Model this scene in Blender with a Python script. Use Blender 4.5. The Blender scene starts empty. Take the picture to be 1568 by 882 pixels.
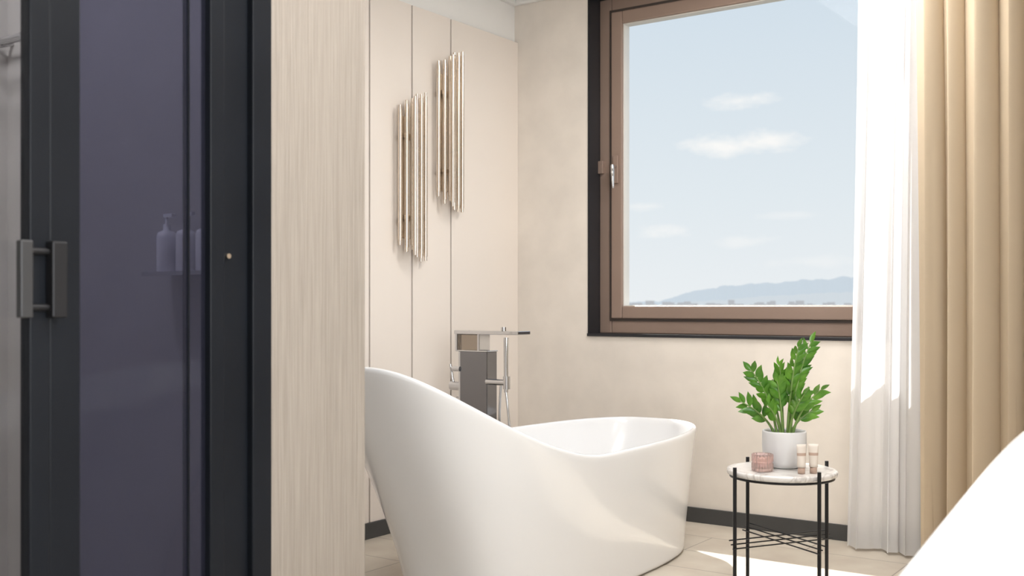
import bpy, bmesh, math, random
from mathutils import Vector, Matrix, noise
random.seed(7)
S = bpy.context.scene
CAM = Vector((3.46, -4.986, 1.1))
A = math.radians(34.9)
F = Vector((-math.sin(A), math.cos(A), 0)); R = Vector((math.cos(A), math.sin(A), 0))

# ---------------------------------------------------------------- materials
def nt(name):
    m = bpy.data.materials.new(name); m.use_nodes = True
    t = m.node_tree; t.nodes.clear()
    o = t.nodes.new('ShaderNodeOutputMaterial')
    return m, t, o
def pbr(name, col, rough=0.5, metal=0.0, var=0.0, vscale=4.0, stretch=(1,1,1), bump=0.0, bscale=None,
        trans=0.0, ior=1.45, coat=0.0, sss=0.0, col2=None, detail=4.0, emis=0.0, ecol=None, spec=None):
    m, t, o = nt(name)
    p = t.nodes.new('ShaderNodeBsdfPrincipled')
    t.links.new(p.outputs[0], o.inputs[0])
    p.inputs['Base Color'].default_value = (*col, 1)
    p.inputs['Roughness'].default_value = rough
    p.inputs['Metallic'].default_value = metal
    p.inputs['Transmission Weight'].default_value = trans
    p.inputs['IOR'].default_value = ior
    p.inputs['Coat Weight'].default_value = coat
    p.inputs['Coat Roughness'].default_value = 0.05
    if spec is not None: p.inputs['Specular IOR Level'].default_value = spec
    if sss: p.inputs['Subsurface Weight'].default_value = sss
    if emis:
        p.inputs['Emission Color'].default_value = (*(ecol or col), 1); p.inputs['Emission Strength'].default_value = emis
        p.inputs['Specular IOR Level'].default_value = 0.0
    tc = t.nodes.new('ShaderNodeTexCoord'); mp = t.nodes.new('ShaderNodeMapping')
    mp.inputs['Scale'].default_value = stretch
    t.links.new(tc.outputs['Object'], mp.inputs[0])
    n = t.nodes.new('ShaderNodeTexNoise'); n.inputs['Scale'].default_value = vscale; n.inputs['Detail'].default_value = detail
    t.links.new(mp.outputs[0], n.inputs['Vector'])
    if var or col2:
        r = t.nodes.new('ShaderNodeValToRGB')
        c2 = col2 if col2 else tuple(max(0, c*(1-var)) for c in col)
        r.color_ramp.elements[0].color = (*c2, 1); r.color_ramp.elements[0].position = 0.32
        r.color_ramp.elements[1].color = (*col, 1); r.color_ramp.elements[1].position = 0.68
        t.links.new(n.outputs['Fac'], r.inputs[0]); t.links.new(r.outputs[0], p.inputs['Base Color'])
    if bump:
        b = t.nodes.new('ShaderNodeBump'); b.inputs['Strength'].default_value = bump; b.inputs['Distance'].default_value = 0.004
        n2 = n
        if bscale:
            n2 = t.nodes.new('ShaderNodeTexNoise'); n2.inputs['Scale'].default_value = bscale; n2.inputs['Detail'].default_value = 5
            t.links.new(mp.outputs[0], n2.inputs['Vector'])
        t.links.new(n2.outputs['Fac'], b.inputs['Height']); t.links.new(b.outputs[0], p.inputs['Normal'])
    return m

M = {}
M['plaster'] = pbr('wall_plaster', (0.82,0.76,0.69), 0.8, var=0.09, vscale=5.5, bump=0.15, bscale=30, detail=8)
M['white'] = pbr('white_paint', (0.86,0.85,0.83), 0.8, var=0.02)
M['panel'] = pbr('wall_panel_lacquer', (0.81,0.74,0.675), 0.42, var=0.03, vscale=1.5)
M['grain'] = pbr('pillar_grain', (0.37,0.325,0.28), 0.65, vscale=1.0, stretch=(340,340,5), col2=(0.285,0.247,0.21), bump=0.7, detail=3)
M['seam'] = pbr('seam_bronze', (0.05,0.032,0.024), 0.5)
M['base'] = pbr('baseboard_charcoal', (0.07,0.07,0.07), 0.5, var=0.2)
M['reveal'] = pbr('reveal_charcoal', (0.022,0.022,0.026), 0.5, var=0.2)
M['frame'] = pbr('bronze_frame', (0.33,0.24,0.195), 0.42, metal=0.25, var=0.05)
M['gasket'] = pbr('rubber_gasket', (0.06,0.045,0.038), 0.6)
M['gasketw'] = pbr('glazing_edge', (0.7,0.68,0.64), 0.4)
M['tub'] = pbr('tub_acrylic', (0.82,0.825,0.835), 0.22, coat=0.5)
M['chrome'] = pbr('chrome', (0.62,0.62,0.63), 0.06, metal=1.0)
M['chromed'] = pbr('chrome_dark_reflection', (0.22,0.22,0.23), 0.12, metal=1.0)  # dark reflections on the faucet column put into the metal colour
M['chromeb'] = pbr('chrome_bronze_reflection', (0.36,0.31,0.26), 0.15, metal=1.0)  # bronze reflection under the spout plate put into the metal colour
M['brass'] = pbr('champagne_tube', (0.78,0.69,0.59), 0.24, metal=1.0, var=0.05)
M['black'] = pbr('black_metal', (0.015,0.015,0.017), 0.4, metal=0.3)
M['dgrey'] = pbr('dark_grey_metal', (0.05,0.05,0.052), 0.4, metal=0.3)
M['dframe'] = pbr('shower_frame_dark', (0.009,0.011,0.015), 0.4, var=0.2, spec=0.22)
M['shower'] = pbr('shower_wall_grey', (0.46,0.45,0.45), 0.6, var=0.12, vscale=3, bump=0.2, bscale=60)
M['pot'] = pbr('pot_ceramic', (0.74,0.74,0.75), 0.5)
M['soil'] = pbr('soil', (0.05,0.035,0.025), 0.9, var=0.5, vscale=60, bump=0.8)
M['leaf'] = pbr('zz_leaf', (0.15,0.35,0.04), 0.25, vscale=16, col2=(0.04,0.155,0.015))
M['stem'] = pbr('zz_stem', (0.22,0.36,0.10), 0.45, var=0.3, vscale=30)
M['pink'] = pbr('pink_glass', (0.90,0.70,0.66), 0.08, trans=0.75, ior=1.35)
M['wax'] = pbr('candle_wax', (0.85,0.72,0.66), 0.5)
M['tubew'] = pbr('tube_plastic', (0.74,0.67,0.60), 0.35)
M['tubeb'] = pbr('tube_band', (0.50,0.36,0.29), 0.4)
M['bottle'] = pbr('bottle_plastic', (0.9,0.9,0.95), 0.3)

# marble
m, t, o = nt('marble'); p = t.nodes.new('ShaderNodeBsdfPrincipled'); t.links.new(p.outputs[0], o.inputs[0])
tc = t.nodes.new('ShaderNodeTexCoord'); n = t.nodes.new('ShaderNodeTexNoise'); n.inputs['Scale'].default_value = 7; n.inputs['Detail'].default_value = 8
n.inputs['Distortion'].default_value = 1.6
r = t.nodes.new('ShaderNodeValToRGB'); e = r.color_ramp.elements
e[0].position = 0.40; e[0].color = (0.80,0.78,0.76,1); e[1].position = 0.62; e[1].color = (0.82,0.80,0.78,1)
x = e.new(0.5); x.color = (0.54,0.51,0.49,1); x = e.new(0.46); x.color = (0.76,0.74,0.72,1); x = e.new(0.54); x.color = (0.74,0.72,0.70,1)
t.links.new(tc.outputs['Object'], n.inputs['Vector']); t.links.new(n.outputs['Fac'], r.inputs[0]); t.links.new(r.outputs[0], p.inputs['Base Color'])
p.inputs['Roughness'].default_value = 0.2; M['marble'] = m

# floor tile
m, t, o = nt('floor_tile'); p = t.nodes.new('ShaderNodeBsdfPrincipled'); t.links.new(p.outputs[0], o.inputs[0])
tc = t.nodes.new('ShaderNodeTexCoord'); br = t.nodes.new('ShaderNodeTexBrick')
br.inputs['Scale'].default_value = 1.0; br.inputs['Brick Width'].default_value = 0.9; br.inputs['Row Height'].default_value = 0.3
br.inputs['Mortar Size'].default_value = 0.003; br.inputs['Color1'].default_value = (0.60,0.54,0.46,1); br.inputs['Color2'].default_value = (0.56,0.50,0.42,1)
br.inputs['Mortar'].default_value = (0.32,0.28,0.24,1)
n = t.nodes.new('ShaderNodeTexNoise'); n.inputs['Scale'].default_value = 6; n.inputs['Detail'].default_value = 8
mx = t.nodes.new('ShaderNodeMixRGB'); mx.blend_type = 'OVERLAY'; mx.inputs[0].default_value = 0.25
t.links.new(tc.outputs['Object'], br.inputs['Vector']); t.links.new(tc.outputs['Object'], n.inputs['Vector'])
t.links.new(br.outputs['Color'], mx.inputs[1]); t.links.new(n.outputs['Fac'], mx.inputs[2]); t.links.new(mx.outputs[0], p.inputs['Base Color'])
p.inputs['Roughness'].default_value = 0.45; M['floor'] = m

def fabric(name, col, tr_w, transp_w, weave=400):
    m, t, o = nt(name)
    d = t.nodes.new('ShaderNodeBsdfDiffuse'); d.inputs[0].default_value = (*col, 1)
    tl = t.nodes.new('ShaderNodeBsdfTranslucent'); tl.inputs[0].default_value = (*col, 1)
    mx = t.nodes.new('ShaderNodeMixShader'); mx.inputs[0].default_value = tr_w
    t.links.new(d.outputs[0], mx.inputs[1]); t.links.new(tl.outputs[0], mx.inputs[2])
    tc = t.nodes.new('ShaderNodeTexCoord'); n = t.nodes.new('ShaderNodeTexNoise'); n.inputs['Scale'].default_value = weave
    b = t.nodes.new('ShaderNodeBump'); b.inputs['Strength'].default_value = 0.15; b.inputs['Distance'].default_value = 0.002
    t.links.new(tc.outputs['Object'], n.inputs['Vector']); t.links.new(n.outputs['Fac'], b.inputs['Height']); t.links.new(b.outputs[0], d.inputs['Normal'])
    last = mx
    if transp_w:
        tp = t.nodes.new('ShaderNodeBsdfTransparent'); m2 = t.nodes.new('ShaderNodeMixShader'); m2.inputs[0].default_value = transp_w
        t.links.new(mx.outputs[0], m2.inputs[1]); t.links.new(tp.outputs[0], m2.inputs[2]); last = m2
    t.links.new(last.outputs[0], o.inputs[0]); return m
M['drape'] = fabric('drape_fabric', (0.62,0.515,0.38), 0.15, 0)
M['sheer'] = fabric('sheer_voile', (0.93,0.93,0.94), 0.42, 0.14)

def thin_glass(name, tint, refl=1.0, rough=0.0, base=None, base_w=0.0, f0=0.05):
    m, t, o = nt(name)
    tp = t.nodes.new('ShaderNodeBsdfTransparent'); tp.inputs[0].default_value = (*tint, 1)
    g = t.nodes.new('ShaderNodeBsdfGlossy'); g.inputs['Roughness'].default_value = rough; g.inputs[0].default_value = (refl,refl,refl,1)
    lw = t.nodes.new('ShaderNodeLayerWeight'); lw.inputs[0].default_value = 0.5
    pw = t.nodes.new('ShaderNodeMath'); pw.operation = 'POWER'; t.links.new(lw.outputs['Facing'], pw.inputs[0]); pw.inputs[1].default_value = 4
    ma = t.nodes.new('ShaderNodeMath'); ma.operation = 'MULTIPLY_ADD'; t.links.new(pw.outputs[0], ma.inputs[0]); ma.inputs[1].default_value = 0.5; ma.inputs[2].default_value = f0
    mx = t.nodes.new('ShaderNodeMixShader')
    src = tp
    if base:
        d = t.nodes.new('ShaderNodeBsdfDiffuse'); d.inputs[0].default_value = (*base, 1)
        mb = t.nodes.new('ShaderNodeMixShader'); mb.inputs[0].default_value = base_w
        t.links.new(tp.outputs[0], mb.inputs[1]); t.links.new(d.outputs[0], mb.inputs[2]); src = mb
    t.links.new(ma.outputs[0], mx.inputs[0]); t.links.new(src.outputs[0], mx.inputs[1]); t.links.new(g.outputs[0], mx.inputs[2])
    t.links.new(mx.outputs[0], o.inputs[0]); return m
M['glass'] = thin_glass('window_glass', (0.995,0.998,0.998), 0.3, f0=0.006)
M['sglass'] = thin_glass('shower_glass_tinted', (0.46,0.465,0.55), 0.5, 0.02, (0.06,0.062,0.095), 0.22, f0=0.025)
M['cglass'] = thin_glass('shower_glass_clear', (0.9,0.9,0.91), 0.5, f0=0.03)

# ---------------------------------------------------------------- mesh builder
class B:
    def __init__(s): s.bm = bmesh.new(); s.mats = []
    def mi(s, k):
        if k not in s.mats: s.mats.append(k)
        return s.mats.index(k)
    def box(s, x0,x1,y0,y1,z0,z1, k):
        i = s.mi(k)
        v = [s.bm.verts.new(c) for c in [(x0,y0,z0),(x1,y0,z0),(x1,y1,z0),(x0,y1,z0),(x0,y0,z1),(x1,y0,z1),(x1,y1,z1),(x0,y1,z1)]]
        for f in [(0,3,2,1),(4,5,6,7),(0,1,5,4),(1,2,6,5),(2,3,7,6),(3,0,4,7)]:
            fc = s.bm.faces.new([v[j] for j in f]); fc.material_index = i
    def cap(s, ring, i, rev):
        vs = [s.bm.verts.new(v.co) for v in ring]
        f = s.bm.faces.new(list(reversed(vs)) if rev else vs); f.material_index = i
    def tube(s, pts, rad, k, seg=12, caps=True):
        i = s.mi(k); pts = [Vector(p) for p in pts]; rings = []
        if not hasattr(rad, '__len__'): rad = [rad]*len(pts)
        ref = None
        for a, p in enumerate(pts):
            d = (pts[min(a+1,len(pts)-1)] - pts[max(a-1,0)])
            if d.length < 1e-9: d = Vector((0,0,1))
            d.normalize()
            if ref is None:
                ref = Vector((1,0,0)) if abs(d.x) < 0.9 else Vector((0,1,0))
            u = (ref - d*ref.dot(d)); u.normalize(); ref = u; w = d.cross(u)
            rings.append([s.bm.verts.new(p + (u*math.cos(q)+w*math.sin(q))*rad[a]) for q in [2*math.pi*j/seg for j in range(seg)]])
        for a in range(len(rings)-1):
            for j in range(seg):
                f = s.bm.faces.new([rings[a][j],rings[a][(j+1)%seg],rings[a+1][(j+1)%seg],rings[a+1][j]]); f.material_index = i; f.smooth = True
        if caps:
            s.cap(rings[0], i, True); s.cap(rings[-1], i, False)
    def lathe(s, prof, c, k, seg=48, rib=0, ribamp=0):
        i = s.mi(k); rings = []
        for (r, z) in prof:
            rings.append([s.bm.verts.new((c[0]+(r+(ribamp*math.cos(rib*q) if r > 0.02 else 0))*math.cos(q), c[1]+(r+(ribamp*math.cos(rib*q) if r > 0.02 else 0))*math.sin(q), c[2]+z)) for q in [2*math.pi*j/seg for j in range(seg)]])
        for a in range(len(rings)-1):
            for j in range(seg):
                f = s.bm.faces.new([rings[a][j],rings[a][(j+1)%seg],rings[a+1][(j+1)%seg],rings[a+1][j]]); f.material_index = i; f.smooth = True
        s.cap(rings[0], i, True); s.cap(rings[-1], i, False)
    def done(s, name, parent=None, bevel=0, origin=None, seg=2):
        me = bpy.data.meshes.new(name); s.bm.normal_update(); s.bm.to_mesh(me); s.bm.free()
        ob = bpy.data.objects.new(name, me); S.collection.objects.link(ob)
        for k in s.mats: me.materials.append(M[k])
        if origin is not None:
            me.transform(Matrix.Translation(-Vector(origin))); ob.location = origin
        if parent: 
            ob.parent = parent; ob.location = ob.location - parent.location
        if bevel:
            b = ob.modifiers.new('bevel','BEVEL'); b.width = bevel; b.segments = seg; b.limit_method = 'ANGLE'; b.angle_limit = math.radians(50)
        return ob
def empty(name, loc=(0,0,0)):
    e = bpy.data.objects.new(name, None); e.location = loc; e.empty_display_size = 0.1; S.collection.objects.link(e); return e
def one(name, boxes, bevel=0, parent=None):
    b = B()
    for bx in boxes: b.box(*bx)
    return b.done(name, parent, bevel)

# ---------------------------------------------------------------- room shell
CH = 2.84; X1 = 4.6; Y0 = -6.8
WX0, WX1, WZ0, WZ1 = 0.493, 2.10, 0.95, 2.79
one('floor', [(-0.2, X1+.2, Y0-.2, 0.25, -0.12, 0.0, 'floor')])
one('ceiling', [(-0.2, X1+.2, Y0-.2, 0.25, CH, CH+0.12, 'white')])
one('wall_back', [(-0.2,WX0,0,0.25,0,CH,'plaster'),(WX1,X1+.2,0,0.25,0,CH,'plaster'),(WX0,WX1,0,0.25,0,WZ0,'plaster'),(WX0,WX1,0,0.25,WZ1,CH,'plaster')])
one('wall_left', [(-0.2,0,Y0,0,0,CH,'white')])
one('wall_front', [(-0.2,X1+.2,Y0-.2,Y0,0,CH,'plaster')])
# right wall, out of view; its window opening is added for fill light
ry0, ry1, rz0, rz1 = -6.0, -3.2, 0.5, 2.6
one('wall_right', [(X1,X1+.2,Y0,ry0,0,CH,'plaster'),(X1,X1+.2,ry1,0,0,CH,'plaster'),(X1,X1+.2,ry0,ry1,0,rz0,'plaster'),(X1,X1+.2,ry0,ry1,rz1,CH,'plaster')])
b = B()
fw = 0.08
b.box(X1+.06,X1+.13,ry0,ry0+fw,rz0,rz1,'frame'); b.box(X1+.06,X1+.13,ry1-fw,ry1,rz0,rz1,'frame')
b.box(X1+.06,X1+.13,ry0+fw,ry1-fw,rz0,rz0+fw,'frame'); b.box(X1+.06,X1+.13,ry0+fw,ry1-fw,rz1-fw,rz1,'frame')
b.box(X1+.07,X1+.12,(ry0+ry1)/2-.04,(ry0+ry1)/2+.04,rz0+fw,rz1-fw,'frame')
b.done('added_fill_window', bevel=0.004)  # frame of the added opening, unseen by the camera

# baseboards + trims
one('baseboard_back', [(0.02,X1,-0.014,0,0,0.075,'base')], 0.002)
one('baseboard_left', [(0.0,0.034,-2.91,-0.014,0,0.075,'base')], 0.002)
one('trim_1', [(0.0,X1,-0.03,0,CH-0.03,CH,'white')], 0.006)
one('trim_2', [(0.0,0.03,-2.91,-0.03,CH-0.03,CH,'white')], 0.006)

# left wall panels
b = B(); ys = [0,-0.617,-0.93,-1.24,-1.86,-2.17,-2.48,-2.91]; g = 0.005
b.box(0,0.006,-2.91,-0.001,0.075,2.60,'seam')
for i in range(len(ys)-1):
    b.box(0.006,0.024,ys[i+1]+g,ys[i]-(g if i else 0.001),0.075,2.60,'panel')
b.done('wall_panels', bevel=0.0012)

# shower partition + pillar
PX = 1.54
one('wall_partition', [(0.024,PX-0.1,-3.01,-2.91,0,CH,'shower')])
pil = one('partition_pillar', [(PX-0.12,PX,-3.237,-2.91,0,CH,'grain')], 0.002)
one('wall_shower', [(PX-0.12,PX,Y0,-4.7,0,CH,'grain'), (0,PX-0.12,-4.8,-4.7,0,CH,'shower')])
b = B(); b.box(0,0.015,-4.7,-3.01,0,CH,'shower'); b.box(0.015,1.40,-3.02,-3.01,0,CH,'shower'); b.done('trim_3')

d1 = empty('door_1', (PX-0.05,-3.6,0))
b = B(); b.box(PX-0.06,PX+0.004,-3.297,-3.238,0,CH-.001,'dframe'); b.box(PX-0.05,PX-0.012,-3.374,-3.297,0,CH-.001,'dframe'); b.box(PX-0.036,PX-0.002,-3.415,-3.374,0,CH-.001,'dframe')
b.done('jamb', d1, 0.003)
b = B(); b.box(PX-0.032,PX-0.020,-3.734,-3.415,0.02,CH-.01,'sglass'); b.done('tinted_pane', d1)
b = B(); b.box(PX-0.036,PX-0.016,-3.464,-3.460,0.02,CH-.01,'dframe'); b.done('pane_strip', d1)
b = B(); b.box(PX-0.036,PX-0.010,-3.799,-3.732,0.01,CH-.005,'dframe'); b.box(PX-0.036,PX-0.002,-3.845,-3.803,0.0,CH-.005,'dframe'); b.done('stile', d1, 0.003)
b = B(); b.box(PX-0.028,PX-0.020,-4.65,-3.846,0.02,CH-.01,'cglass'); b.done('clear_pane', d1)
b = B(); b.box(PX-0.07,PX-0.02,-4.7,-4.65,0,CH,'dframe'); b.done('end_post', d1)
b = B()
b.box(PX-0.004,PX+0.022,-3.812,-3.780,1.078,1.226,'black')
b.box(PX-0.004,PX+0.014,-3.872,-3.846,1.078,1.226,'dgrey')
for z in (1.098,1.206): b.tube([(PX+0.006,-3.86,z),(PX+0.006,-3.79,z)],0.007,'black')
b.done('handle', d1, 0.003)
b = B(); b.tube([(PX-0.02,-3.36,1.215),(PX-0.004,-3.36,1.215)],0.006,'brass'); b.done('lock_pin', d1)

# shower shelf w/ bottles, rack
b = B(); b.box(0.88,1.16,-3.12,-3.02,1.185,1.197,'chrome'); b.done('shower_shelf', bevel=0.002)
for i, xx in enumerate((0.930,1.015,1.100)):
    b = B(); b.lathe([(0.026,0),(0.028,0.004),(0.028,0.10),(0.024,0.112),(0.010,0.118),(0.010,0.135)],(xx,-3.072,1.197),'bottle',24)
    b.tube([(xx,-3.072,1.33),(xx,-3.072,1.352)],0.004,'bottle'); b.box(xx-0.008,xx+0.03,-3.078,-3.066,1.352,1.362,'bottle')
    b.done('soap_dispenser')
b = B()
for yy, zz in ((-3.06,1.97),(-3.12,1.95),(-3.18,1.93)): b.tube([(0.03,yy,zz),(0.40,yy,zz)],0.007,'chrome')
for xx in (0.05,0.38): b.tube([(xx,-3.02,1.98),(xx,-3.19,1.925)],0.008,'chrome')
b.done('towel_rack')

# ---------------------------------------------------------------- window_1
w = empty('window_1', (1.3,0.14,1.8))
b = B(); e = 0.003
b.box(WX0,WX0+e,0,0.25,WZ0,WZ1,'reveal'); b.box(WX1-e,WX1,0,0.25,WZ0,WZ1,'reveal'); b.box(WX0,WX1,0,0.25,WZ1-e,WZ1,'reveal'); b.box(WX0-.006,WX1+.006,-0.012,0.25,WZ0-0.012,WZ0+e,'reveal')
b.box(WX0-.006,WX0,-0.004,0.0,WZ0,WZ1,'reveal')
b.done('reveal_lining', w)
def ring(b, x0,x1,z0,z1,wd,y0,y1,k):
    b.box(x0,x0+wd,y0,y1,z0,z1,k); b.box(x1-wd,x1,y0,y1,z0,z1,k); b.box(x0+wd,x1-wd,y0,y1,z0,z0+wd,k); b.box(x0+wd,x1-wd,y0,y1,z1-wd,z1,k)
ix0, ix1, iz0, iz1 = WX0+e, WX1-e, WZ0+e, WZ1-e
b = B(); ring(b, ix0,ix1,iz0,iz1,0.075,0.110,0.19,'frame'); b.done('outer_frame', w, 0.005)
b = B(); ring(b, ix0+0.066,ix1-0.066,iz0+0.066,iz1-0.066,0.014,0.104,0.18,'gasket'); b.done('frame_gap', w)
b = B(); ring(b, ix0+0.080,ix1-0.080,iz0+0.080,iz1-0.080,0.068,0.094,0.18,'frame'); b.done('sash', w, 0.006)
b = B(); ring(b, ix0+0.146,ix1-0.146,iz0+0.146,iz1-0.146,0.007,0.110,0.17,'gasketw'); b.done('glazing_bead', w, 0.001)
b = B(); b.box(ix0+.15,ix1-.15,0.14,0.146,iz0+.15,iz1-.15,'glass'); b.done('glass', w)
b = B(); hx = ix0+0.112
b.box(hx-0.016,hx+0.016,0.084,0.094,1.77,1.92,'frame'); b.tube([(hx,0.09,1.86),(hx,0.05,1.86)],0.010,'chrome')
b.tube([(hx,0.05,1.865),(hx+0.004,0.046,1.84),(hx+0.006,0.046,1.78),(hx+0.006,0.05,1.74)],[0.010,0.011,0.009,0.006],'chrome')
b.box(ix0-0.001,ix0+0.03,0.09,0.11,1.83,1.90,'frame')
b.done('handle', w, 0.003)

# ---------------------------------------------------------------- bathtubs
def sgnp(v, p): return math.copysign(abs(v)**p, v)
def make_tub(name, loc, rotz, L=2.1, hw=0.40, hl=0.548, hh=0.905, a=0.57, pw=1.7, base=(0.19,0.42), bw=0.335, N=128, ne=2.7):
    # local: low end at +L/2, high end at -L/2
    bm = bmesh.new()
    def outline(half, y0, y1, n):
        c = (y0+y1)/2; l = (y1-y0)/2
        return [(half*sgnp(math.cos(q),2/n), c+l*sgnp(math.sin(q),2/n)) for q in [2*math.pi*(j+0.5)/N for j in range(N)]]
    rim = outline(hw, -L/2, L/2, ne)
    bas = outline(bw, -L/2+base[1], L/2-base[0], 3.2)
    bcy = sum(p[1] for p in bas)/N
    def h(y):
        t = (L/2-y)/L; s_ = min(1,max(0,(t-a)/(1-a)))
        return hl+(hh-hl)*s_**pw + 0.008*max(0,(0.35-t)/0.35)**2
    H = [h(p[1]) for p in rim]
    def O(j, s_):
        g = s_**1.25*0.72+0.28*s_
        end = max(0,-rim[j][1]/(L/2))
        gg = g*(1-end)+ (s_**1.35)*end
        return (bas[j][0]*(1-gg)+rim[j][0]*gg, bas[j][1]*(1-gg)+rim[j][1]*gg)
    TK = 0.024
    def I(j, s_, sp):
        x, y = O(j, s_); cy = bcy*(1-s_)
        k = (1-sp)**2.2
        return (x*(1-TK/hw-0.22*k), cy+(y-cy)*(1-TK/(L/2)-0.16*k))
    rows = []; K = 14
    for q in range(K+1):
        s_ = q/K
        rows.append([(*O(j,s_), s_*(H[j]-0.010)) for j in range(N)])
    rows.insert(1, [(bas[j][0]*1.003, bas[j][1]*1.003, 0.015) for j in range(N)])
    def mixr(f, dz): return [tuple(O(j,1)[i]*(1-f)+I(j,1,1)[i]*f for i in (0,1))+(H[j]-dz,) for j in range(N)]
    rows.append(mixr(0.15,0.003)); rows.append(mixr(0.5,0)); rows.append(mixr(0.85,0.003))
    for q in range(K+1):
        sp = 1-q/K; row = []
        for j in range(N):
            z = 0.12+(H[j]-0.012-0.12)*sp
            row.append((*I(j, z/H[j], sp), z))
        rows.append(row)
    V = [[bm.verts.new(c) for c in row] for row in rows]
    for i in range(len(V)-1):
        for j in range(N):
            f = bm.faces.new([V[i][j],V[i][(j+1)%N],V[i+1][(j+1)%N],V[i+1][j]]); f.smooth = True
    for ringv, z in ((V[0],0.0),(V[-1],0.112)):
        cy = sum(v.co.y for v in ringv)/N
        r2 = [bm.verts.new((v.co.x*0.5, cy+(v.co.y-cy)*0.5, z)) for v in ringv]
        c = bm.verts.new((0,cy,z))
        for j in range(N):
            f = bm.faces.new([ringv[j],ringv[(j+1)%N],r2[(j+1)%N],r2[j]]); f.smooth = True
            f = bm.faces.new([r2[j],r2[(j+1)%N],c]); f.smooth = True
    bmesh.ops.recalc_face_normals(bm, faces=bm.faces)
    me = bpy.data.meshes.new('tub_shell'); bm.to_mesh(me); bm.free()
    me.materials.append(M['tub'])
    par = empty(name, loc); par.rotation_euler = (0,0,rotz)
    ob = bpy.data.objects.new('tub_shell', me); S.collection.objects.link(ob); ob.parent = par
    sd = ob.modifiers.new('s','SUBSURF'); sd.levels = 1; sd.render_levels = 1
    b = B(); b.lathe([(0.034,0),(0.034,0.004),(0.028,0.007),(0.010,0.007),(0.010,0.012)],(0,L/2-0.62,0.113),'chrome',32)
    d = b.done('drain'); d.parent = par
    return par
make_tub('bathtub', (1.068,-1.375,0), 0, L=2.13, hw=0.41, base=(0.15,0.45), bw=0.352)
make_tub('bathtub.001', (3.385,-2.95,0), math.pi, L=2.3, hw=0.40, hl=0.555, hh=0.852, a=0.0, pw=1.0, ne=4.5)

# ---------------------------------------------------------------- faucet
fc = empty('bathtub_faucet', (0.43,-0.91,0))
b = B(); b.box(0.344,0.505,-0.955,-0.875,0.02,0.885,'chromed'); b.box(0.30,0.56,-0.99,-0.84,0,0.02,'chromed')
b.box(0.330,0.344,-0.950,-0.880,0.02,0.885,'chrome'); b.done('column', fc, 0.003)
b = B(); b.box(0.328,0.452,-0.94,-0.88,0.888,0.966,'chromeb'); b.box(0.315,0.69,-0.965,-0.865,0.967,0.985,'chrome'); b.box(0.318,0.509,-0.958,-0.872,0.884,0.891,'chrome')
b.box(0.315,0.330,-0.958,-0.872,0.885,0.97,'chrome'); b.box(0.448,0.462,-0.958,-0.872,0.885,0.97,'chrome'); b.done('spout_head', fc, 0.003)
b = B()
b.tube([(0.50,-0.95,0.745),(0.615,-0.95,0.745)],0.014,'chrome',16)
b.tube([(0.615,-0.95,0.715),(0.615,-0.95,0.775)],0.017,'chrome',16)
b.tube([(0.615,-0.955,0.70),(0.615,-0.955,0.80),(0.615,-0.955,0.955)],[0.010,0.011,0.012],'chrome',16)
b.tube([(0.600,-0.955,0.985),(0.600,-0.955,1.003)],0.012,'chrome',16)
b.done('hand_shower', fc)
b = B()
def hose(p):
    pts = []
    for i in range(25):
        t_ = i/24; q = [Vector(v) for v in p]
        pts.append(q[0]*(1-t_)**3+q[1]*3*t_*(1-t_)**2+q[2]*3*t_*t_*(1-t_)+q[3]*t_**3)
    return pts
b.tube(hose([(0.615,-0.955,0.70),(0.66,-0.95,0.35),(0.63,-0.93,0.15),(0.57,-0.92,0.25)]),0.006,'chrome',10)
b.tube(hose([(0.57,-0.92,0.25),(0.55,-0.92,0.45),(0.56,-0.94,0.6),(0.575,-0.94,0.73)]),0.006,'chrome',10)
b.done('hose', fc)
b = B()
b.tube([(0.35,-0.92,0.715),(0.265,-0.92,0.715)],0.022,'chrome',20); b.tube([(0.28,-0.92,0.715),(0.262,-0.925,0.82)],[0.007,0.006],'chrome',12)
b.tube([(0.30,-0.955,0.80),(0.345,-0.955,0.80)],0.012,'chrome',16); b.tube([(0.30,-0.92,0.65),(0.345,-0.92,0.65)],0.014,'chrome',16)
b.done('mixer_handle', fc)

# ---------------------------------------------------------------- wall sconces
def sconce(y, zc, seed):
    rnd = random.Random(seed)
    b = B()
    b.box(0.024,0.034,y-0.05,y+0.05,zc-0.30,zc+0.30,'brass')
    for s_ in (-.2,.2):
        b.box(0.034,0.09,y-0.012,y+0.012,zc+s_-.015,zc+s_+.015,'brass'); b.box(0.050,0.058,y-0.092,y+0.092,zc+s_-.010,zc+s_+.010,'brass')
    tops = [0.325,0.345,0.360,0.385,0.378,0.350,0.360]; bots = [0.320,0.345,0.335,0.375,0.385,0.360,0.380]
    for i in range(7):
        yy = y+(i-3)*0.0325; q = (i-3)/3; xx = 0.060+0.026*(1-q*q)
        top = zc+tops[i]+rnd.uniform(-.006,.006); bot = zc-bots[i]+rnd.uniform(-.006,.006)
        b.tube([(xx,yy,bot),(xx,yy,top)],0.0105,'brass',24)
        b.tube([(xx,yy,bot-0.022),(xx,yy,bot+.01)],0.0075,'brass',16); b.tube([(xx,yy,top-.01),(xx,yy,top+0.022)],0.0075,'brass',16)
    for i in range(3):
        yy = y+(i-1)*0.040-0.004; xx = 0.116-0.006*abs(i-1)
        top = zc+0.368+0.015*i; bot = zc-0.365-0.012*i
        b.tube([(xx,yy,bot),(xx,yy,top)],0.0100,'brass',24); b.tube([(xx,yy,top-.01),(xx,yy,top+0.02)],0.0072,'brass',16); b.tube([(xx,yy,bot-0.02),(xx,yy,bot+.01)],0.0072,'brass',16)
    b.done('wall_sconce', origin=(0.03,y,zc))
sconce(-0.965, 1.735, 1); sconce(-0.668, 1.995, 2)

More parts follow.
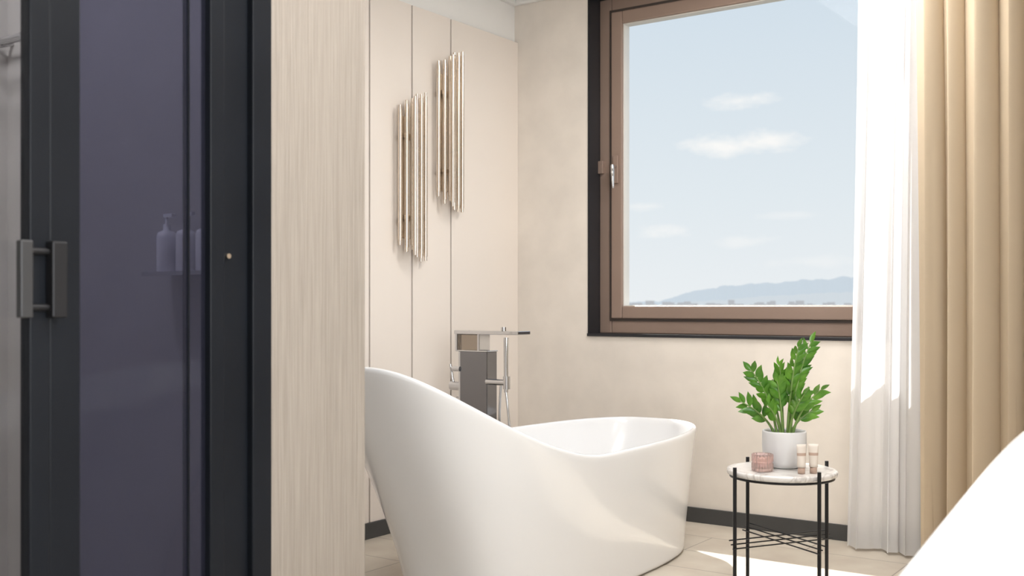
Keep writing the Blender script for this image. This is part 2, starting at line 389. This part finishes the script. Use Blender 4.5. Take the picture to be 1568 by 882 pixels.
# ---------------------------------------------------------------- side table and items
TC = CAM + F*3.85 + R*(0.2537*3.85); TC.z = 0
def TP(l, d, z=0): v = TC + R*l + F*d; return (v.x, v.y, z)
TH = 0.512
tb = empty('side_table', TC)
b = B(); b.lathe([(0.185,TH-0.022),(0.194,TH-0.018),(0.196,TH-0.006),(0.193,TH-0.0015),(0.188,TH)],TC,'marble',72); b.done('marble_top', tb)
b = B(); legs = [(-0.187,-0.082),(0.187,0.082),(-0.082,0.187),(0.082,-0.187)]
for (l, d) in legs: b.tube([TP(l,d,0),TP(l,d,TH+0.016)],0.0068,'black',14)
b.lathe([(0.180,TH-0.030),(0.186,TH-0.030),(0.186,TH-0.0215),(0.180,TH-0.0215)],TC,'black',48)
b.done('legs', tb)
b = B()
for (i0, i1, z) in ((0,1,0.256),(2,3,0.262)):
    p, q = legs[i0], legs[i1]; dx, dy = q[0]-p[0], q[1]-p[1]; ln = math.hypot(dx,dy); dx/=ln; dy/=ln
    for off in (-1,0,1):
        zz = z+off*0.013
        ox, oy = -dy*off*0.011, dx*off*0.011
        ext = 0.016
        b.tube([TP(p[0]-dx*ext+ox,p[1]-dy*ext+oy,zz),TP(q[0]+dx*ext+ox,q[1]+dy*ext+oy,zz)],0.0026,'black',8)
b.done('cross_rods', tb)

# pot + plant
pc = Vector(TP(0.018,0.035,TH+0.0005))
pl = empty('potted_zz_plant', pc)
b = B(); b.lathe([(0.045,0),(0.058,0.004),(0.070,0.022),(0.077,0.05),(0.0795,0.08),(0.079,0.128),(0.0775,0.134),(0.0745,0.134),(0.074,0.125),(0.074,0.118)],pc,'pot',56)
b.done('pot', pl)
b = B(); b.lathe([(0.073,0.110),(0.0738,0.119),(0.04,0.122),(0.01,0.124)],pc,'soil',32); b.done('soil', pl)
b = B(); rnd = random.Random(5)
def leaf(base, dr, side, L, W):
    i = b.mi('leaf'); dr = dr.normalized(); nrm = dr.cross(side).normalized(); side = nrm.cross(dr).normalized()
    ws = [0.0,0.62,0.92,1.0,0.92,0.70,0.34,0.0]; pr = None
    for a, wv in enumerate(ws):
        t_ = a/(len(ws)-1); c = base+dr*L*t_ - nrm*L*0.10*t_*t_
        hwid = W/2*wv
        cur = [b.bm.verts.new(c-side*hwid+nrm*hwid*0.4), b.bm.verts.new(c), b.bm.verts.new(c+side*hwid+nrm*hwid*0.4)]
        if pr:
            for k2 in (0,1):
                f = b.bm.faces.new([pr[k2],pr[k2+1],cur[k2+1],cur[k2]]); f.material_index = i; f.smooth = True
        pr = cur
# stems: tip (lateral, depth, height above soil), pairs, first-leaf fraction
stems = [(0.102,0.01,0.340,9,.34),(0.045,-0.03,0.325,9,.34),(-0.005,0.05,0.255,7,.42),(-0.032,-0.02,0.20,6,.42),(-0.128,-0.02,0.240,7,.45),(-0.155,0.03,0.120,6,.42),
         (0.130,-0.03,0.170,5,.45),(0.105,0.0,0.090,4,.5),(-0.075,-0.05,0.115,4,.5),(0.080,0.06,0.25,6,.4),
         (0.055,-0.07,0.155,5,.48),(-0.045,0.05,0.165,5,.45)]
for (l, d, h_, nl, t0) in stems:
    base = pc + R*(l*0.22) + F*(d*0.25) + Vector((0,0,0.118))
    tip = pc + R*l + F*d + Vector((0,0,0.118+h_))
    ctrl = base + Vector((0,0,h_*0.60)) + (R*l+F*d)*0.15
    P = lambda t_: base*(1-t_)**2+ctrl*2*t_*(1-t_)+tip*t_*t_
    pts = [P(i/14) for i in range(15)]
    b.tube(pts,[0.0056-0.0038*i/14 for i in range(15)],'stem',8)
    facing = (F*-1+R*rnd.uniform(-.7,.7)).normalized()
    for j in range(nl):
        t_ = t0+(1-t0)*j/(nl-1); q = P(min(1,t_)); tg = (P(min(1,t_+.02))-P(t_-.03)).normalized()
        sd = tg.cross(facing).normalized()
        ll = 0.052*(0.78+0.32*math.sin(math.pi*min(1,(t_-.25)/.8)))*rnd.uniform(.9,1.12)
        for sg in (-1,1):
            if j == nl-1 and sg == 1: continue
            an = math.radians(rnd.uniform(30,48)) if j < nl-1 else 0.05
            dr = tg*math.cos(an)+sd*sg*math.sin(an)+facing*rnd.uniform(-.3,.4)
            leaf(q+tg*sg*0.007, dr, dr.cross(facing)+Vector((0,0,rnd.uniform(-.8,.8))), ll, ll*rnd.uniform(0.38,0.46))
b.done('foliage', pl)

# candle holder
cc = Vector(TP(-0.083,-0.055,TH)); ch = empty('candle_holder', cc)
b = B(); b.lathe([(0.030,0),(0.036,0.003),(0.0375,0.014),(0.0375,0.028),(0.034,0.032),(0.0375,0.036),(0.0375,0.058),(0.036,0.062),(0.033,0.062),(0.031,0.040),(0.030,0.012),(0.010,0.010)],cc,'pink',96,rib=18,ribamp=0.0013); b.done('ribbed_glass', ch)
b = B(); b.lathe([(0.010,0.0115),(0.026,0.012),(0.027,0.032),(0.012,0.034)],cc,'wax',32); b.done('wax', ch)
# toiletry tubes
for (l, d, an) in ((0.040,-0.115,0.1),(0.085,-0.105,-0.25)):
    c = Vector(TP(l,d,TH)); e_ = empty('toiletry_tube', c)
    b = B(); b.lathe([(0.011,0),(0.0125,0.001),(0.0125,0.022),(0.011,0.023)],c,'tubeb',24); b.done('cap', e_, 0)
    b = B(); i = b.mi('tubew'); rows = []
    u_ = (R*math.cos(an)+F*math.sin(an)); v_ = Vector((-u_.y,u_.x,0))
    for q in range(9):
        t_ = q/8; ra = 0.0145*(1-t_)+0.0175*t_; rb = 0.0145*(1-t_)**.8+0.001
        rows.append([b.bm.verts.new(c+Vector((0,0,0.023+0.080*t_))+u_*ra*math.cos(k)+v_*rb*math.sin(k)) for k in [2*math.pi*j/24 for j in range(24)]])
    for q in range(8):
        for j in range(24):
            f = b.bm.faces.new([rows[q][j],rows[q][(j+1)%24],rows[q+1][(j+1)%24],rows[q+1][j]]); f.smooth = True
            f.material_index = b.mi('tubeb') if q == 4 else i
    b.bm.faces.new(rows[-1]); b.bm.faces.new(list(reversed(rows[0])))
    b.done('body', e_)

# ---------------------------------------------------------------- curtains
def curtain(name, x0, x1, y, waves, amp, mat, flare=0.0, seed=0, ztop=CH-0.02, zbot=0.012, n=420, rows=36, lean=0.0):
    rnd = random.Random(seed); ph = [rnd.uniform(0,6.28) for _ in range(6)]
    bm = bmesh.new(); V = []
    for r_ in range(rows+1):
        tz = r_/rows; z = ztop+(zbot-ztop)*tz; row = []
        for i in range(n+1):
            s_ = i/n
            a = amp*(0.75+0.45*tz)
            base_ph = 2*math.pi*waves*(s_+0.035*math.sin(2*math.pi*1.7*s_+ph[0])+0.02*math.sin(2*math.pi*4.3*s_+ph[1]))
            off = a*math.sin(base_ph)+a*0.28*math.sin(2*base_ph+ph[2]+1.2*tz)+a*0.25*math.sin(base_ph*0.37+ph[3]+0.6*tz)
            xo = a*0.35*math.sin(2*base_ph+0.5)+0.006*math.sin(3*tz+8*s_)
            xx = x0-flare*tz+(x1-x0+flare*tz)*s_+xo+lean*tz
            row.append(bm.verts.new((xx, min(-0.05, y+off), z+0.0)))
        V.append(row)
    for r_ in range(rows):
        for i in range(n):
            f = bm.faces.new([V[r_][i],V[r_][i+1],V[r_+1][i+1],V[r_+1][i]]); f.smooth = True
    me = bpy.data.meshes.new(name); bm.to_mesh(me); bm.free(); me.materials.append(M[mat])
    ob = bpy.data.objects.new(name, me); S.collection.objects.link(ob); return ob
curtain('sheer_curtain', 2.00, 2.55, -0.17, 6, 0.026, 'sheer', flare=0.06, seed=3)
curtain('drape_curtain', 2.29, 3.9, -0.32, 13, 0.066, 'drape', seed=5, n=900, lean=0.03)
one('curtain_rail', [(1.7,4.3,-0.19,-0.15,CH-0.02,CH-.001,'white'),(1.7,4.3,-0.33,-0.29,CH-0.02,CH-.001,'white')])

# ---------------------------------------------------------------- outside
M['hill1'] = pbr('hill_haze_emission', (0.01,0.012,0.015), 1.0, emis=1.0, ecol=(0.555,0.625,0.685))  # air haze over the distance put into the colour as emission
M['hill2'] = pbr('hill_haze_near_emission', (0.01,0.01,0.01), 1.0, emis=1.0, ecol=(0.60,0.655,0.70))
M['city'] = pbr('city_haze_emission', (0.01,0.01,0.01), 1.0, emis=1.0, ecol=(0.47,0.485,0.51))  # buildings get their haze from emission as well
M['land'] = pbr('land_ground', (0.15,0.15,0.14), 1.0, var=0.2, vscale=0.01)  # plain ground colour, slightly mottled
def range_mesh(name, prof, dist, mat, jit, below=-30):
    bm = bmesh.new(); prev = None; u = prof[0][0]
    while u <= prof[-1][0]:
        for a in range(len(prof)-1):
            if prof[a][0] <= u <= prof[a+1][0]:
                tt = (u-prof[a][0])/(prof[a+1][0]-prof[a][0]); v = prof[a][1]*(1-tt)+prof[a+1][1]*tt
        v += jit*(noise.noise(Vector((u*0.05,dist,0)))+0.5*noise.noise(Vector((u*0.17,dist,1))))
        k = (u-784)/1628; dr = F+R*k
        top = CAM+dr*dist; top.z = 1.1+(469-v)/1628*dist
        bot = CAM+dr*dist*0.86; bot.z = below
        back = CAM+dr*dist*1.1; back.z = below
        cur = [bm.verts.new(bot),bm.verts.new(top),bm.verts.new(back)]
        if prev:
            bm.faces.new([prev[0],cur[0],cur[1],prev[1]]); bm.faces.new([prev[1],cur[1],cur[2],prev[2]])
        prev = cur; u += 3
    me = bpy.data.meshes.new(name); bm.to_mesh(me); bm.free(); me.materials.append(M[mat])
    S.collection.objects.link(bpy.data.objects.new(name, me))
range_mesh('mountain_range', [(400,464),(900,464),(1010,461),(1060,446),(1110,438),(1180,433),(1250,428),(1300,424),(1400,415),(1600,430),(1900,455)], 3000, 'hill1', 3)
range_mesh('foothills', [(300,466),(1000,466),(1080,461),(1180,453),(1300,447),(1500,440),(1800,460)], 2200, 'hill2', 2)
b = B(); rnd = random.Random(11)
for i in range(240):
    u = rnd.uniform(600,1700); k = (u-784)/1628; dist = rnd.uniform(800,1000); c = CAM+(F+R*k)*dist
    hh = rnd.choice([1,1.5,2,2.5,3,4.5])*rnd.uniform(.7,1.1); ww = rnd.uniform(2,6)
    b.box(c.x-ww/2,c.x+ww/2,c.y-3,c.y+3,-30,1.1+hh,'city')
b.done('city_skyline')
one('ground', [(-6000,6000,3,6000,-31,-30,'land')])

# ---------------------------------------------------------------- world
Wd = bpy.data.worlds.new('sky'); S.world = Wd; Wd.use_nodes = True; t = Wd.node_tree; t.nodes.clear()
out = t.nodes.new('ShaderNodeOutputWorld'); bg = t.nodes.new('ShaderNodeBackground'); t.links.new(bg.outputs[0], out.inputs[0])
tc = t.nodes.new('ShaderNodeTexCoord'); sp = t.nodes.new('ShaderNodeSeparateXYZ'); t.links.new(tc.outputs['Generated'], sp.inputs[0])
def mth(op, a, b_=None, c_=None):
    n = t.nodes.new('ShaderNodeMath'); n.operation = op
    for i, v in enumerate((a,b_,c_)):
        if v is None: continue
        if isinstance(v,(int,float)): n.inputs[i].default_value = v
        else: t.links.new(v, n.inputs[i])
    return n.outputs[0]
az = mth('ARCTAN2', sp.outputs[0], sp.outputs[1]); el = mth('ARCSINE', sp.outputs[2])
ramp = t.nodes.new('ShaderNodeValToRGB'); t.links.new(el, ramp.inputs[0]); e = ramp.color_ramp.elements
e[0].position = 0.0; e[0].color = (0.80,0.83,0.85,1); e[1].position = 0.9; e[1].color = (0.36,0.52,0.75,1)
x = e.new(0.10); x.color = (0.73,0.79,0.83,1); x = e.new(0.28); x.color = (0.62,0.71,0.79,1)
nz = t.nodes.new('ShaderNodeTexNoise'); nz.inputs['Scale'].default_value = 26; nz.inputs['Detail'].default_value = 7; nz.inputs['Roughness'].default_value = 0.6
mp = t.nodes.new('ShaderNodeMapping'); mp.inputs['Scale'].default_value = (1,1,2.2); t.links.new(tc.outputs['Generated'], mp.inputs[0]); t.links.new(mp.outputs[0], nz.inputs['Vector'])
nf = mth('MULTIPLY', mth('SUBTRACT', nz.outputs['Fac'], 0.5), 2.6)
tot = None
for (u, v, a, c, s_) in [(1133,153,52,17,.85),(1098,222,75,20,.95),(1160,218,70,22,.95),(1017,352,44,14,.8),(990,316,50,9,.5),(1140,370,50,12,.4),(1210,330,46,8,.35),(1250,400,80,10,.3),(760,200,80,30,.6),(1500,250,90,25,.6)]:
    k = (u-784)/1628; a0 = -A+math.atan(k); e0 = math.atan((469-v)/1628/math.sqrt(1+k*k))
    dx = mth('DIVIDE', mth('SUBTRACT', az, a0), a/1628*1.05); dy = mth('DIVIDE', mth('SUBTRACT', el, e0), c/1628)
    rr = mth('SQRT', mth('ADD', mth('MULTIPLY',dx,dx), mth('MULTIPLY',dy,dy)))
    mk = mth('ADD', mth('SUBTRACT', 0.95, rr), nf)
    cl = t.nodes.new('ShaderNodeClamp'); t.links.new(mk, cl.inputs[0]); mk = mth('MULTIPLY', cl.outputs[0], s_)
    tot = mk if tot is None else mth('MAXIMUM', tot, mk)
mx = t.nodes.new('ShaderNodeMixRGB'); t.links.new(tot, mx.inputs[0]); t.links.new(ramp.outputs[0], mx.inputs[1]); mx.inputs[2].default_value = (0.93,0.92,0.90,1)
t.links.new(mx.outputs[0], bg.inputs[0]); bg.inputs[1].default_value = 1.0

# ---------------------------------------------------------------- lights
def light(name, typ, loc, d, energy, size=None, sy=None, col=(1,1,1)):
    l = bpy.data.lights.new(name, typ); l.energy = energy; l.color = col
    o_ = bpy.data.objects.new(name, l); o_.location = loc; o_.rotation_euler = Vector(d).to_track_quat('-Z','Y').to_euler(); S.collection.objects.link(o_)
    if typ == 'AREA': l.shape = 'RECTANGLE'; l.size = size; l.size_y = sy or size
    return o_
sun = light('sun','SUN',(-5,6,10),(0.6,-0.6,-1),11.0,col=(1,0.97,0.92)); sun.data.angle = math.radians(0.8)
light('added_window_fill','AREA',(X1+0.5,(ry0+ry1)/2,1.7),(-1,0,-0.05),108,2.7,2.1,col=(0.95,0.98,1.0))  # fill lamp outside the added opening, brightens the room
def panel(name, x, y, sx, sy, e_):
    par = empty(name, (x,y,CH-0.03))
    b = B(); fw = 0.03
    b.box(x-sx/2-fw,x+sx/2+fw,y-sy/2-fw,y+sy/2+fw,CH-0.012,CH-0.001,'white'); b.box(x-sx/2-fw,x-sx/2,y-sy/2-fw,y+sy/2+fw,CH-0.03,CH-0.012,'white'); b.box(x+sx/2,x+sx/2+fw,y-sy/2-fw,y+sy/2+fw,CH-0.03,CH-0.012,'white')
    b.done('fill_housing', par)
    l = light('fill_lamp','AREA',(0,0,0.012),(0,0,-1),e_,sx,sy,col=(1,0.97,0.935)); l.parent = par
panel('added_ceiling_fill',2.9,-3.2,1.2,1.2,46); panel('added_ceiling_fill',1.9,-0.9,0.9,0.9,37); panel('added_ceiling_fill',0.75,-3.9,0.4,0.4,24)  # added fill lamps, out of view: room, window side and shower interior
pt = light('window_portal','AREA',((WX0+WX1)/2,0.22,(WZ0+WZ1)/2),(0,-1,0),1,WX1-WX0,WZ1-WZ0); pt.data.cycles.is_portal = True

# ---------------------------------------------------------------- camera
cd = bpy.data.cameras.new('camera'); co = bpy.data.objects.new('camera', cd); S.collection.objects.link(co)
co.location = CAM; co.rotation_euler = (math.pi/2, 0, A)
cd.sensor_width = 36; cd.lens = 36*1628/1568; cd.shift_y = 28/1568; cd.clip_end = 20000; cd.clip_start = 0.05
cd.dof.use_dof = True; cd.dof.focus_distance = 4.5; cd.dof.aperture_fstop = 4.0
S.camera = co
S.view_settings.view_transform = 'Standard'
S.view_settings.exposure = 0.08
